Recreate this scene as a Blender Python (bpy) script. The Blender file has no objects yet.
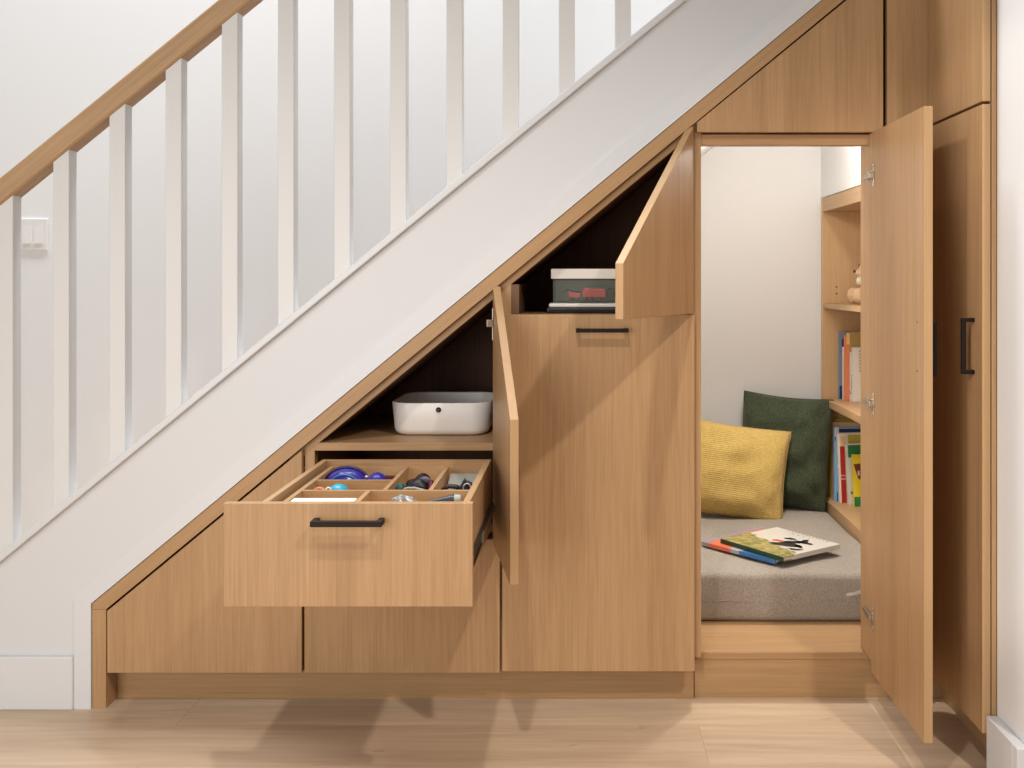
import bpy, bmesh, math, random
from mathutils import Vector, Matrix, noise as mnoise

random.seed(7)
S = bpy.context.scene
COL = S.collection
PI = math.pi

# ------------------------------------------------------------------ frame of reference
# The cabinet fronts lie in the plane y = 0 (metres), the viewer stands 2.4 m in front of them.
D, SC, VX, VY, H = 2.4, 420.0, 582.0, 280.0, 1.019
def X(px, y=0.0):
    return (px - VX) / SC * (D + y) / D
def Z(py, y=0.0):
    return H - (py - VY) / SC * (D + y) / D
SL = 0.826                                   # stair slope (rise per run)
def zE(x): return 0.250 + SL * (x + 1.1667)  # lower edge of the white stair wall
def zG(x): return zE(x) - 0.043              # underside of the oak face frame
def zC(x): return 0.731 + 0.8197 * (x + 0.914)   # underside of the white cap rail
def zR(x): return 1.2985 + 0.816 * (x + 1.2595)  # underside of the handrail
def zN(x): return 1.449 + 0.80 * (x - 0.416)     # sloped nook ceiling
YB = 1.13                                    # back wall

# ------------------------------------------------------------------ materials
def new_mat(name):
    m = bpy.data.materials.new(name); m.use_nodes = True
    nt = m.node_tree
    b = nt.nodes['Principled BSDF']
    return m, nt, b

def N(nt, kind, **kw):
    n = nt.nodes.new(kind)
    for k, v in kw.items():
        if k in n.inputs: n.inputs[k].default_value = v
        else: setattr(n, k, v)
    return n

def plain(name, col, rough=0.5, metal=0.0, bump=0.0, bscale=200.0, spec=None, var=0.0):
    m, nt, b = new_mat(name)
    b.inputs['Base Color'].default_value = (*col, 1)
    b.inputs['Roughness'].default_value = rough
    b.inputs['Metallic'].default_value = metal
    if spec is not None: b.inputs['Specular IOR Level'].default_value = spec
    tc = N(nt, 'ShaderNodeTexCoord')
    if bump > 0 or var > 0:
        no = N(nt, 'ShaderNodeTexNoise', Scale=bscale, Detail=4.0)
        nt.links.new(tc.outputs['Object'], no.inputs['Vector'])
    if bump > 0:
        bp = N(nt, 'ShaderNodeBump', Strength=bump, Distance=0.002)
        nt.links.new(no.outputs['Fac'], bp.inputs['Height'])
        nt.links.new(bp.outputs['Normal'], b.inputs['Normal'])
    if var > 0:
        r = N(nt, 'ShaderNodeValToRGB')
        r.color_ramp.elements[0].position = 0.35; r.color_ramp.elements[1].position = 0.65
        r.color_ramp.elements[0].color = (*[c * (1 - var) for c in col], 1)
        r.color_ramp.elements[1].color = (*[min(1, c * (1 + var)) for c in col], 1)
        nt.links.new(no.outputs['Fac'], r.inputs['Fac'])
        nt.links.new(r.outputs['Color'], b.inputs['Base Color'])
    return m

def wood(name, light, dark, axis='z', tilt=0.0, fine=150.0, rough=0.42, contrast=1.0):
    """Straight-grained veneer: noise stretched along the grain axis."""
    m, nt, b = new_mat(name)
    L = nt.links.new
    tc = N(nt, 'ShaderNodeTexCoord'); oi = N(nt, 'ShaderNodeObjectInfo')
    mul = N(nt, 'ShaderNodeVectorMath', operation='SCALE'); mul.inputs['Scale'].default_value = 1.0
    sc = N(nt, 'ShaderNodeMath', operation='MULTIPLY'); sc.inputs[1].default_value = 37.0
    L(oi.outputs['Random'], sc.inputs[0])
    rot = N(nt, 'ShaderNodeMapping'); rot.inputs['Rotation'].default_value = (0, tilt, 0)
    L(tc.outputs['Object'], rot.inputs['Vector'])
    add = N(nt, 'ShaderNodeVectorMath', operation='ADD')
    L(rot.outputs['Vector'], add.inputs[0]); L(sc.outputs[0], add.inputs[1])
    def stretched(a, l, detail, dist):
        mp = N(nt, 'ShaderNodeMapping')
        s = {'x': (l, a, a), 'y': (a, l, a), 'z': (a, a, l)}[axis]
        mp.inputs['Scale'].default_value = s
        L(add.outputs['Vector'], mp.inputs['Vector'])
        n = N(nt, 'ShaderNodeTexNoise', Scale=1.0, Detail=detail, Distortion=dist)
        n.inputs['Roughness'].default_value = 0.6
        L(mp.outputs['Vector'], n.inputs['Vector'])
        return n
    n1 = stretched(fine, 3.2, 6.0, 0.25)
    n2 = stretched(14.0, 0.55, 3.0, 0.6)
    n3 = stretched(330.0, 9.0, 3.0, 0.0)
    mx = N(nt, 'ShaderNodeMix', data_type='FLOAT'); mx.inputs[0].default_value = 0.5
    L(n1.outputs['Fac'], mx.inputs[2]); L(n2.outputs['Fac'], mx.inputs[3])
    mx2 = N(nt, 'ShaderNodeMix', data_type='FLOAT'); mx2.inputs[0].default_value = 0.30
    L(mx.outputs[0], mx2.inputs[2]); L(n3.outputs['Fac'], mx2.inputs[3])
    r = N(nt, 'ShaderNodeValToRGB')
    w = 0.15 / contrast
    r.color_ramp.elements[0].position = 0.5 - w; r.color_ramp.elements[1].position = 0.5 + w
    r.color_ramp.elements[0].color = (*dark, 1); r.color_ramp.elements[1].color = (*light, 1)
    L(mx2.outputs[0], r.inputs['Fac']); L(r.outputs['Color'], b.inputs['Base Color'])
    bp = N(nt, 'ShaderNodeBump', Strength=0.06, Distance=0.001)
    L(n1.outputs['Fac'], bp.inputs['Height']); L(bp.outputs['Normal'], b.inputs['Normal'])
    b.inputs['Roughness'].default_value = rough
    b.inputs['Specular IOR Level'].default_value = 0.3
    return m

OL, OD = (0.505, 0.312, 0.160), (0.350, 0.200, 0.092)
EL, ED = (0.52, 0.33, 0.172), (0.42, 0.255, 0.127)
M = {}
M['oak'] = wood('oak_vertical_grain', OL, OD, 'z')
M['oak_x'] = wood('oak_horizontal_grain', OL, OD, 'x')
M['oak_y'] = wood('oak_depth_grain', EL, ED, 'y')
M['oak_toe'] = wood('oak_toe_kick', (0.46, 0.285, 0.14), (0.34, 0.20, 0.092), 'x')
M['oak_edge'] = wood('oak_edge_band', EL, ED, 'z', contrast=0.8)
M['oak_slope'] = wood('oak_sloped_grain', (0.49, 0.302, 0.152), (0.36, 0.212, 0.098), 'x', tilt=math.atan(SL))
M['rail_oak'] = wood('handrail_oak', (0.55, 0.355, 0.195), (0.37, 0.225, 0.115), 'x', tilt=math.atan(SL))
M['oak_shelf'] = wood('oak_bookshelf', (0.66, 0.44, 0.24), (0.55, 0.345, 0.175), 'z')
M['dark'] = wood('shaded_interior', (0.165, 0.078, 0.040), (0.095, 0.042, 0.021), 'z', rough=0.6)  # shade of the cabinet cavities put into the wood colour
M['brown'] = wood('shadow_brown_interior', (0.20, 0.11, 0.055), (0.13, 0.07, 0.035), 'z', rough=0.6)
M['white'] = plain('white_satin_paint', (0.66, 0.668, 0.685), 0.42, bump=0.02, bscale=60)
M['white_trim'] = plain('white_gloss_trim', (0.675, 0.685, 0.705), 0.35)
M['wall'] = plain('white_wall_paint', (0.86, 0.865, 0.87), 0.6, bump=0.03, bscale=120)
M['nook_wall'] = plain('nook_wall_paint', (0.79, 0.785, 0.775), 0.6, bump=0.03, bscale=120)
M['pier'] = plain('pier_wall_paint', (0.83, 0.835, 0.84), 0.5, bump=0.02, bscale=90)
M['baluster'] = plain('baluster_paint', (0.71, 0.705, 0.70), 0.42)
M['black'] = plain('black_bronze_metal', (0.012, 0.008, 0.006), 0.5, 0.0, spec=0.2)
M['steel'] = plain('nickel_plated_steel', (0.46, 0.40, 0.33), 0.32, 0.95)
M['slide'] = plain('dark_slide_steel', (0.06, 0.05, 0.042), 0.35, 0.8)
M['plastic'] = plain('white_plastic', (0.80, 0.77, 0.73), 0.35)
M['hole'] = plain('dark_hole', (0.02, 0.012, 0.008), 0.6)
M['switch'] = plain('switch_plastic', (0.84, 0.83, 0.82), 0.3)

def floor_mat():
    m, nt, b = new_mat('light_oak_planks')
    L = nt.links.new
    tc = N(nt, 'ShaderNodeTexCoord')
    mp0 = N(nt, 'ShaderNodeMapping'); mp0.inputs['Location'].default_value = (0.43, 0.205, 0)
    L(tc.outputs['Object'], mp0.inputs['Vector'])
    br = N(nt, 'ShaderNodeTexBrick', offset=0.37, squash=1.0)
    br.inputs['Scale'].default_value = 1.0
    br.inputs['Brick Width'].default_value = 1.9
    br.inputs['Row Height'].default_value = 0.19
    br.inputs['Mortar Size'].default_value = 0.0009
    br.inputs['Mortar Smooth'].default_value = 0.3
    br.inputs['Color1'].default_value = (0.35, 0.35, 0.35, 1)
    br.inputs['Color2'].default_value = (0.75, 0.75, 0.75, 1)
    br.inputs['Mortar'].default_value = (0.5, 0.5, 0.5, 1)
    L(mp0.outputs['Vector'], br.inputs['Vector'])
    off = N(nt, 'ShaderNodeVectorMath', operation='SCALE'); off.inputs['Scale'].default_value = 9.0
    L(br.outputs['Color'], off.inputs[0])
    ad = N(nt, 'ShaderNodeVectorMath', operation='ADD')
    L(tc.outputs['Object'], ad.inputs[0]); L(off.outputs['Vector'], ad.inputs[1])
    def st(sx, sy, det, dist):
        mp = N(nt, 'ShaderNodeMapping'); mp.inputs['Scale'].default_value = (sx, sy, 1)
        L(ad.outputs['Vector'], mp.inputs['Vector'])
        n = N(nt, 'ShaderNodeTexNoise', Scale=1.0, Detail=det, Distortion=dist)
        L(mp.outputs['Vector'], n.inputs['Vector']); return n
    a = st(3.5, 55, 8, 0.6); c = st(1.2, 7, 3, 0.8); k = st(11, 30, 1, 0.2)
    mx = N(nt, 'ShaderNodeMix', data_type='FLOAT'); mx.inputs[0].default_value = 0.55
    L(a.outputs['Fac'], mx.inputs[2]); L(c.outputs['Fac'], mx.inputs[3])
    r = N(nt, 'ShaderNodeValToRGB')
    r.color_ramp.elements[0].position = 0.33; r.color_ramp.elements[1].position = 0.66
    r.color_ramp.elements[0].color = (0.44, 0.315, 0.21, 1); r.color_ramp.elements[1].color = (0.63, 0.48, 0.345, 1)
    L(mx.outputs[0], r.inputs['Fac'])
    kn = N(nt, 'ShaderNodeValToRGB')                       # small darker knots
    kn.color_ramp.elements[0].position = 0.745; kn.color_ramp.elements[1].position = 0.83
    kn.color_ramp.elements[0].color = (1, 1, 1, 1); kn.color_ramp.elements[1].color = (0.72, 0.62, 0.52, 1)
    L(k.outputs['Fac'], kn.inputs['Fac'])
    m1 = N(nt, 'ShaderNodeMix', data_type='RGBA', blend_type='MULTIPLY'); m1.inputs[0].default_value = 1.0
    L(r.outputs['Color'], m1.inputs[6]); L(kn.outputs['Color'], m1.inputs[7])
    tone = N(nt, 'ShaderNodeMix', data_type='RGBA', blend_type='OVERLAY'); tone.inputs[0].default_value = 0.14
    L(m1.outputs[2], tone.inputs[6]); L(br.outputs['Color'], tone.inputs[7])
    seam = N(nt, 'ShaderNodeMix', data_type='RGBA')
    sf = N(nt, 'ShaderNodeMath', operation='MULTIPLY'); sf.inputs[1].default_value = 0.5
    L(br.outputs['Fac'], sf.inputs[0]); L(sf.outputs[0], seam.inputs[0])
    L(tone.outputs[2], seam.inputs[6]); seam.inputs[7].default_value = (0.28, 0.18, 0.11, 1)
    L(seam.outputs[2], b.inputs['Base Color'])
    b.inputs['Roughness'].default_value = 0.38
    b.inputs['Specular IOR Level'].default_value = 0.35
    bp = N(nt, 'ShaderNodeBump', Strength=0.05, Distance=0.001)
    L(a.outputs['Fac'], bp.inputs['Height']); L(bp.outputs['Normal'], b.inputs['Normal'])
    return m
M['floor'] = floor_mat()

def fabric(name, c1, c2, scale, bump=0.4, wave=None, rough=0.95):
    m, nt, b = new_mat(name); L = nt.links.new
    tc = N(nt, 'ShaderNodeTexCoord')
    n = N(nt, 'ShaderNodeTexNoise', Scale=scale, Detail=3.0); n.inputs['Roughness'].default_value = 0.7
    L(tc.outputs['Object'], n.inputs['Vector'])
    r = N(nt, 'ShaderNodeValToRGB')
    r.color_ramp.elements[0].position = 0.36; r.color_ramp.elements[1].position = 0.64
    r.color_ramp.elements[0].color = (*c1, 1); r.color_ramp.elements[1].color = (*c2, 1)
    L(n.outputs['Fac'], r.inputs['Fac'])
    h = n.outputs['Fac']
    if wave:
        axis, ws, amt = wave
        w = N(nt, 'ShaderNodeTexWave', bands_direction=axis, Scale=ws, Distortion=1.2, Detail=2.0)
        w.inputs['Detail Scale'].default_value = 2.0
        L(tc.outputs['Object'], w.inputs['Vector'])
        mm = N(nt, 'ShaderNodeMix', data_type='RGBA', blend_type='MULTIPLY'); mm.inputs[0].default_value = amt
        L(r.outputs['Color'], mm.inputs[6]); L(w.outputs['Color'], mm.inputs[7])
        L(mm.outputs[2], b.inputs['Base Color'])
        ma = N(nt, 'ShaderNodeMath', operation='ADD'); L(w.outputs['Fac'], ma.inputs[0]); L(n.outputs['Fac'], ma.inputs[1])
        h = ma.outputs[0]
    else:
        L(r.outputs['Color'], b.inputs['Base Color'])
    bp = N(nt, 'ShaderNodeBump', Strength=bump, Distance=0.003)
    L(h, bp.inputs['Height']); L(bp.outputs['Normal'], b.inputs['Normal'])
    b.inputs['Roughness'].default_value = rough
    b.inputs['Specular IOR Level'].default_value = 0.15
    b.inputs['Sheen Weight'].default_value = 0.15
    return m
M['tweed'] = fabric('grey_tweed', (0.255, 0.22, 0.18), (0.42, 0.37, 0.315), 330, 0.5)
M['mustard'] = fabric('mustard_gauze', (0.54, 0.365, 0.105), (0.63, 0.445, 0.15), 120, 0.3, ('Z', 48, 0.10))
M['green'] = fabric('dark_green_boucle', (0.030, 0.042, 0.020), (0.088, 0.105, 0.060), 260, 0.8)
M['plush'] = fabric('tan_plush', (0.62, 0.40, 0.22), (0.78, 0.54, 0.33), 300, 0.4)
M['cream'] = fabric('cream_plush', (0.80, 0.76, 0.55), (0.88, 0.85, 0.68), 300, 0.4)

def paint(n, c, r=0.4, **k):
    M[n] = plain(n, c, r, **k); return M[n]

# ------------------------------------------------------------------ geometry helpers
def add_box(bm, x0, x1, y0, y1, z0, z1):
    v = [bm.verts.new(p) for p in ((x0,y0,z0),(x1,y0,z0),(x1,y1,z0),(x0,y1,z0),(x0,y0,z1),(x1,y0,z1),(x1,y1,z1),(x0,y1,z1))]
    for f in ((3,2,1,0),(4,5,6,7),(0,1,5,4),(1,2,6,5),(2,3,7,6),(3,0,4,7)):
        bm.faces.new([v[i] for i in f])
def box(x0, x1, y0, y1, z0, z1):
    bm = bmesh.new(); add_box(bm, min(x0,x1), max(x0,x1), min(y0,y1), max(y0,y1), min(z0,z1), max(z0,z1)); return bm
def add_prism(bm, pts, y0, y1):
    """XZ polygon pushed from y0 to y1"""
    a = [bm.verts.new((x, y0, z)) for x, z in pts]; b = [bm.verts.new((x, y1, z)) for x, z in pts]
    n = len(pts)
    bm.faces.new(a); bm.faces.new(b[::-1])
    for i in range(n):
        bm.faces.new((a[i], b[i], b[(i+1) % n], a[(i+1) % n]))
    bmesh.ops.recalc_face_normals(bm, faces=bm.faces)
def prism(pts, y0, y1):
    bm = bmesh.new(); add_prism(bm, pts, y0, y1); return bm
def add_cyl(bm, c, axis, r, h, seg=20, r2=None):
    q = Vector((0,0,1)).rotation_difference(Vector(axis).normalized()).to_matrix().to_4x4()
    bmesh.ops.create_cone(bm, cap_ends=True, segments=seg, radius1=r, radius2=r if r2 is None else r2, depth=h,
                          matrix=Matrix.Translation(c) @ q)
def add_ball(bm, c, r, s=(1,1,1), rot=None, u=20, v=12):
    m = Matrix.Translation(c)
    if rot is not None: m = m @ rot
    bmesh.ops.create_uvsphere(bm, u_segments=u, v_segments=v, radius=r, matrix=m @ Matrix.Diagonal((*s, 1)))
def add_tube(bm, pts, r, seg=8, closed=False):
    pts = [Vector(p) for p in pts]; rings = []; n = len(pts)
    up = Vector((0.13, 0.21, 0.97)).normalized()
    for i, p in enumerate(pts):
        a = pts[(i-1) % n] if closed else pts[max(i-1, 0)]; c = pts[(i+1) % n] if closed else pts[min(i+1, n-1)]
        t = (c - a).normalized(); s = t.cross(up).normalized(); w = s.cross(t)
        rings.append([bm.verts.new(p + r * (math.cos(2*PI*k/seg) * s + math.sin(2*PI*k/seg) * w)) for k in range(seg)])
    for i in range(n if closed else n-1):
        A, B = rings[i], rings[(i+1) % n]
        for k in range(seg):
            bm.faces.new((A[k], A[(k+1) % seg], B[(k+1) % seg], B[k]))
    if not closed:
        bm.faces.new(rings[0][::-1]); bm.faces.new(rings[-1])
    bmesh.ops.recalc_face_normals(bm, faces=bm.faces)

WM = {}
def link(o, world, parent=None):
    COL.objects.link(o)
    if parent is not None:
        o.parent = parent
        o.matrix_local = WM[parent.name].inverted() @ world
    else:
        o.matrix_world = world
    WM[o.name] = world
    return o
def meta(o, label=None, cat=None, group=None, kind=None):
    if label: o['label'] = label
    if cat: o['category'] = cat
    if group: o['group'] = group
    if kind: o['kind'] = kind
    return o
def obj(name, bm, mat, parent=None, world=None, label=None, cat=None, group=None, kind=None, bevel=0.0, smooth=False, sub=0, seg=2):
    """one mesh object; bm is in room coordinates unless world (its own frame) is given"""
    if world is None:
        if parent is None:                       # origin at the base of the thing
            xs = [v.co.x for v in bm.verts]; ys = [v.co.y for v in bm.verts]; zs = [v.co.z for v in bm.verts]
            o_ = Vector(((min(xs)+max(xs))/2, (min(ys)+max(ys))/2, min(zs)))
        else:
            o_ = WM[parent.name].translation
        for v in bm.verts: v.co -= o_
        world = Matrix.Translation(o_)
    me = bpy.data.meshes.new(name); bm.to_mesh(me); bm.free()
    me.materials.append(M[mat] if isinstance(mat, str) else mat)
    if smooth:
        for p in me.polygons: p.use_smooth = True
    o = bpy.data.objects.new(name, me)
    link(o, world, parent)
    if bevel:
        b = o.modifiers.new('soft_edges', 'BEVEL'); b.width = bevel; b.segments = seg; b.limit_method = 'ANGLE'; b.angle_limit = math.radians(35)
    if sub:
        s = o.modifiers.new('smooth', 'SUBSURF'); s.levels = sub; s.render_levels = sub
    meta(o, label, cat, group, kind)
    return o
def thing(name, loc, label, cat, group=None):
    o = bpy.data.objects.new(name, None); o.empty_display_size = 0.05
    link(o, Matrix.Translation(loc))
    return meta(o, label, cat, group)
def two_mat(o, mat, test):
    """second material on the faces that pass the test (local centre, normal)"""
    o.data.materials.append(M[mat]); i = len(o.data.materials) - 1
    for p in o.data.polygons:
        if test(p.center, p.normal): p.material_index = i
def hinged(px_world, rot):      # own frame of a hinged door
    return Matrix.Translation(px_world) @ Matrix.Rotation(rot, 4, 'Z')

def handle_bm(L, proj, t=0.0105, along='x', s=-1):
    """squared bar pull lying on the plane y = 0 and standing out towards s*y"""
    bm = bmesh.new()
    if along == 'x':
        add_box(bm, -L/2, L/2, min(s*proj, s*(proj-t)), max(s*proj, s*(proj-t)), -t/2, t/2)
        for e in (-1, 1):
            x0, x1 = sorted((e*L/2, e*(L/2-t)))
            add_box(bm, x0, x1, min(0, s*(proj-t)), max(0, s*(proj-t)), -t/2, t/2)
    else:
        add_box(bm, -t/2, t/2, min(s*proj, s*(proj-t)), max(s*proj, s*(proj-t)), -L/2, L/2)
        for e in (-1, 1):
            z0, z1 = sorted((e*L/2, e*(L/2-t)))
            add_box(bm, -t/2, t/2, min(0, s*(proj-t)), max(0, s*(proj-t)), z0, z1)
    return bm

# ================================================================== THE SETTING
obj('floor', box(-3.2, 2.2, -4.5, 1.3, -0.05, 0.0), 'floor', kind='structure')
obj('wall_back', box(-3.2, 2.2, YB, YB + 0.1, 0, 3.4), 'wall', kind='structure')
# white stair wall: lower edge follows the oak frame, upper edge the cap rail
xl, xr = -1.75, 1.15
obj('wall_front', prism([(xl, 0.0), (-1.1667, 0.0), (-1.1667, 0.250), (xr, zE(xr)), (xr, zC(xr)), (xl, zC(xl))], 0.0, 0.05), 'white', kind='structure')
obj('trim_1', prism([(xl, zC(xl)), (xr, zC(xr)), (xr, zC(xr) + 0.021), (xl, zC(xl) + 0.021)], -0.017, 0.075), 'white_trim', kind='structure', bevel=0.003)
# white casing that borders the oak opening
cw = 0.040; cv = 0.050
obj('trim_2', prism([(-1.1667 - cw, 0.0), (-1.1667, 0.0), (-1.1667, 0.250), (xr, zE(xr)), (xr, zE(xr) + cv), (-1.1667 - cw, zE(-1.1667 - cw) + cv)], -0.006, 0.001), 'white_trim', kind='structure')
obj('baseboard_left', box(xl, -1.1667 - cw, -0.013, 0.001, 0.0, 0.126), 'white_trim', kind='structure', bevel=0.003)
# oak face frame: upright at the left, sloped rail, thinner set-back rail below it
bm = bmesh.new()
f0 = -1.1667 + 0.001
add_prism(bm, [(f0, zG(f0 + 0.033)), (f0 + 0.033, zG(f0 + 0.033)), (xr, zG(xr)), (xr, zE(xr) - 0.001), (f0, zE(f0) - 0.001)], -0.002, 0.06)
obj('trim_3', bm, 'oak_slope', kind='structure', bevel=0.001)
obj('trim_5', box(f0, f0 + 0.033, -0.002, 0.06, 0.0, zG(f0 + 0.033) - 0.0003), 'oak', kind='structure', bevel=0.0006)
bm = prism([(-0.70, zG(-0.70) - 0.021), (0.275, zG(0.275) - 0.021), (0.275, zG(0.275) - 0.0005), (-0.70, zG(-0.70) - 0.0005)], 0.0185, 0.06)
obj('trim_4', bm, 'oak_slope', kind='structure')
# oak toe kick along the whole front, set back
obj('baseboard_front', box(f0 + 0.034, 0.272, 0.055, 0.075, 0.0, 0.0855), 'oak_toe', kind='structure')
# reading nook shell
obj('wall_left', box(0.2682, 0.2738, 0.089, YB - 0.0085, 0.114, 1.33), 'nook_wall', kind='structure')
NX = 0.835
bm = bmesh.new()                                    # right nook wall, with the hole for the bookshelf niche
add_box(bm, NX, NX + 0.05, 0.085, YB - 0.0085, 1.305, zN(NX))
add_box(bm, NX, NX + 0.05, 0.085, 0.22, 0.0, 1.304)
obj('wall_right', bm, 'nook_wall', kind='structure')
obj('ceiling', prism([(0.2742, zN(0.2742)), (NX, zN(NX)), (NX, zN(NX) + 0.03), (0.2742, zN(0.2742) + 0.03)], 0.09, YB - 0.0085), 'nook_wall', kind='structure')
obj('wall_nook_back', prism([(0.2682, 0.0), (NX + 0.05, 0.0), (NX + 0.05, zN(NX + 0.05)), (0.2682, zN(0.2682) + 0.02)], YB - 0.008, YB - 0.0005), 'nook_wall', kind='structure')
# white wall end at the right, with its baseboard wrapped round the corner
obj('wall_end', box(0.853, 2.0, -0.455, -0.329, 0.0, 3.0), 'pier', kind='structure')
bm = bmesh.new()
add_box(bm, 0.830, 0.8525, -0.4555, -0.330, 0.0, 0.125)
add_box(bm, 0.830, 2.0, -0.478, -0.4556, 0.0, 0.125)
obj('baseboard_right', bm, 'white_trim', kind='structure', bevel=0.002)

# ================================================================== STAIR RAILING
bm = prism([(-2.0, zR(-2.0)), (0.2, zR(0.2)), (0.2, zR(0.2) + 0.066), (-2.0, zR(-2.0) + 0.066)], -0.008, 0.050)
obj('handrail', bm, 'rail_oak', label='warm brown oak handrail sloping up across the white balusters', cat='handrail', bevel=0.009, seg=4)

words = ['leftmost white square baluster, cut off by the left edge of the photo',
         'second white square baluster from the left, just right of the light switch',
         'third white square baluster from the left, under the handrail',
         'fourth white square baluster from the left, under the handrail',
         'fifth white square baluster from the left, under the handrail',
         'sixth white square baluster, first one whose top leaves the photo',
         'seventh white square baluster from the left on the stair cap',
         'eighth white square baluster from the left on the stair cap',
         'ninth white square baluster from the left on the stair cap',
         'third white square baluster counted from the right end',
         'second white square baluster counted from the right end',
         'rightmost white square baluster, a short piece at the top edge']
# one slanted-end baluster profile, copied up the slope
bw = 0.038
def bal_mesh(x):
    b0, b1 = zC(x) + 0.0205, zC(x + bw) + 0.0205
    t0, t1 = zR(x) + 0.001, zR(x + bw) + 0.001
    return prism([(x, b0), (x + bw, b1), (x + bw, t1), (x, t0)], 0.0, bw)
px0 = 53 - 56.2
base = None
for k in range(12):
    x = X(px0 + 56.2 * k)
    o = obj('baluster', bal_mesh(x), 'baluster', label=words[k], cat='baluster', group='white stair balusters', bevel=0.0015)

# light switch on the back wall
sx0, sx1 = X(18.5, YB), X(48.5, YB); sz0, sz1 = Z(250.5, YB), Z(218.5, YB)
t = thing('light_switch', ((sx0+sx1)/2, YB, sz0), 'white double rocker light switch on the wall behind the balusters', 'switch')
obj('plate', box(sx0, sx1, YB-0.007, YB-0.0005, sz0, sz1), 'switch', t, bevel=0.003)
for c in (0.32, 0.70):
    cx = sx0 + (sx1 - sx0) * c
    rb = bmesh.new(); zc = (sz0+sz1)/2; hh = (sz1-sz0)*0.28
    a = [(cx-0.015, YB-0.0105, zc-hh), (cx+0.015, YB-0.0105, zc-hh), (cx+0.015, YB-0.007, zc+hh), (cx-0.015, YB-0.007, zc+hh),
         (cx-0.015, YB-0.006, zc-hh), (cx+0.015, YB-0.006, zc-hh), (cx+0.015, YB-0.006, zc+hh), (cx-0.015, YB-0.006, zc+hh)]
    v = [rb.verts.new(p) for p in a]
    for f in ((0,1,2,3), (4,7,6,5), (0,4,5,1), (3,2,6,7), (0,3,7,4), (1,5,6,2)): rb.faces.new([v[i] for i in f])
    obj('rocker', rb, 'switch', t)

# ================================================================== CABINET 1: low corner cupboard at the left
def slope_poly(x0, x1, zb, gap=0.006):
    return [(x0, zb), (x1, zb), (x1, zG(x1) - gap), (x0, zG(x0) - gap)]
ZB = Z(673)                                         # bottom edge of the fronts
c1 = thing('corner_cabinet', (-0.9, 0, 0.0), 'low oak cabinet with slanted door in the left corner under the stairs', 'cabinet')
x0, x1 = X(107), X(301.7)
obj('door', prism(slope_poly(x0, x1, ZB), 0.0, 0.018), 'oak', c1, bevel=0.001)
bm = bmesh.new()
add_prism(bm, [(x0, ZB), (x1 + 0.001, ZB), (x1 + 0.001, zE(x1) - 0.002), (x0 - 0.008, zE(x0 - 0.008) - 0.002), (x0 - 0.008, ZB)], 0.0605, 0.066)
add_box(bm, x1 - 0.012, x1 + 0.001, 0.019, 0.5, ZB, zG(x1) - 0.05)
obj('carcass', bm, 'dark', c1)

# ================================================================== CABINET 2: drawer cupboard
c2 = thing('drawer_cabinet', (-0.43, 0, 0.0), 'oak cabinet with pulled out drawer and open shelf holding the white bin', 'cabinet')
xa, xb = X(302.6), X(312.6); xc, xd = X(495.0), X(510.8)
ZS0, ZS1 = 0.6095, 0.6285                            # shelf
bm = bmesh.new()                                     # front uprights
add_prism(bm, [(xa, ZB), (xb, ZB), (xb, zG(xb) - 0.004), (xa, zG(xa) - 0.004)], 0.0186, 0.05)
obj('stile', bm, 'oak', c2, bevel=0.0008)
bm = prism([(xc, ZB), (xd, ZB), (xd, zG(xd) - 0.004), (xc, zG(xc) - 0.004)], 0.0186, 0.05)
obj('stile', bm, 'oak', c2, bevel=0.0008)
zt = lambda x: zG(x) - 0.0225
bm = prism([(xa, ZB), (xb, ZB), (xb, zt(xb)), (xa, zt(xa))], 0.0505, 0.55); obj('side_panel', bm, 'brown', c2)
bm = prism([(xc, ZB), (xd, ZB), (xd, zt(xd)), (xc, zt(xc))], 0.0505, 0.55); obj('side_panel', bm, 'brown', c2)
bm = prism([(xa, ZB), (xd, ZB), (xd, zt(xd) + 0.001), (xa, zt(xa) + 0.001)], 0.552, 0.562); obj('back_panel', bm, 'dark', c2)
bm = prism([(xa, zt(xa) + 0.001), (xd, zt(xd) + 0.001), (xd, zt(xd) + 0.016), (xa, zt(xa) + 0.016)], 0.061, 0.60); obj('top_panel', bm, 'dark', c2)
obj('shelf', box(xb - 0.001, xc + 0.001, 0.0188, 0.551, ZS0, ZS1), 'oak_x', c2, bevel=0.0008)
obj('bottom_panel', box(xb, xc, 0.0505, 0.55, 0.385, 0.398), 'brown', c2)
# closed lower front
lx0, lx1 = X(304.3), X(499.7)
obj('lower_door', box(lx0, lx1, 0.0, 0.018, ZB, Z(539.5)), 'oak', c2, bevel=0.001)
# opened drawer
DY = -0.525
dx0, dx1 = X(223.5, DY), X(472.6, DY)
dz0, dz1 = Z(606.8, DY), Z(503.3, DY)
drawer = obj('drawer', box(dx0, dx1, DY, DY + 0.017, dz0, dz1), 'oak', c2, bevel=0.001)
bxl, bxr = -0.601, -0.2105; byb = -0.062
tz = dz1 - 0.0005; bz = dz0 + 0.035
obj('handle', handle_bm(0.131, 0.032), 'black', drawer, world=Matrix.Translation((X(345.5, DY-0.032), DY, Z(524.5, DY-0.032))), bevel=0.0012)
bm = box(bxl, bxl + 0.012, DY + 0.0172, byb, bz, tz); obj('drawer_side', bm, 'oak_y', drawer, bevel=0.0006)
bm = box(bxr - 0.013, bxr, DY + 0.0172, byb, bz, tz); obj('drawer_side', bm, 'oak_y', drawer, bevel=0.0006)
bm = box(bxl + 0.0122, bxr - 0.0132, byb - 0.013, byb, bz, tz); obj('drawer_back', bm, 'oak_x', drawer, bevel=0.0006)
bm = box(bxl + 0.0122, bxr - 0.0132, DY + 0.0172, byb - 0.0132, bz, bz + 0.010); obj('drawer_bottom', bm, 'oak_x', drawer)
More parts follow.
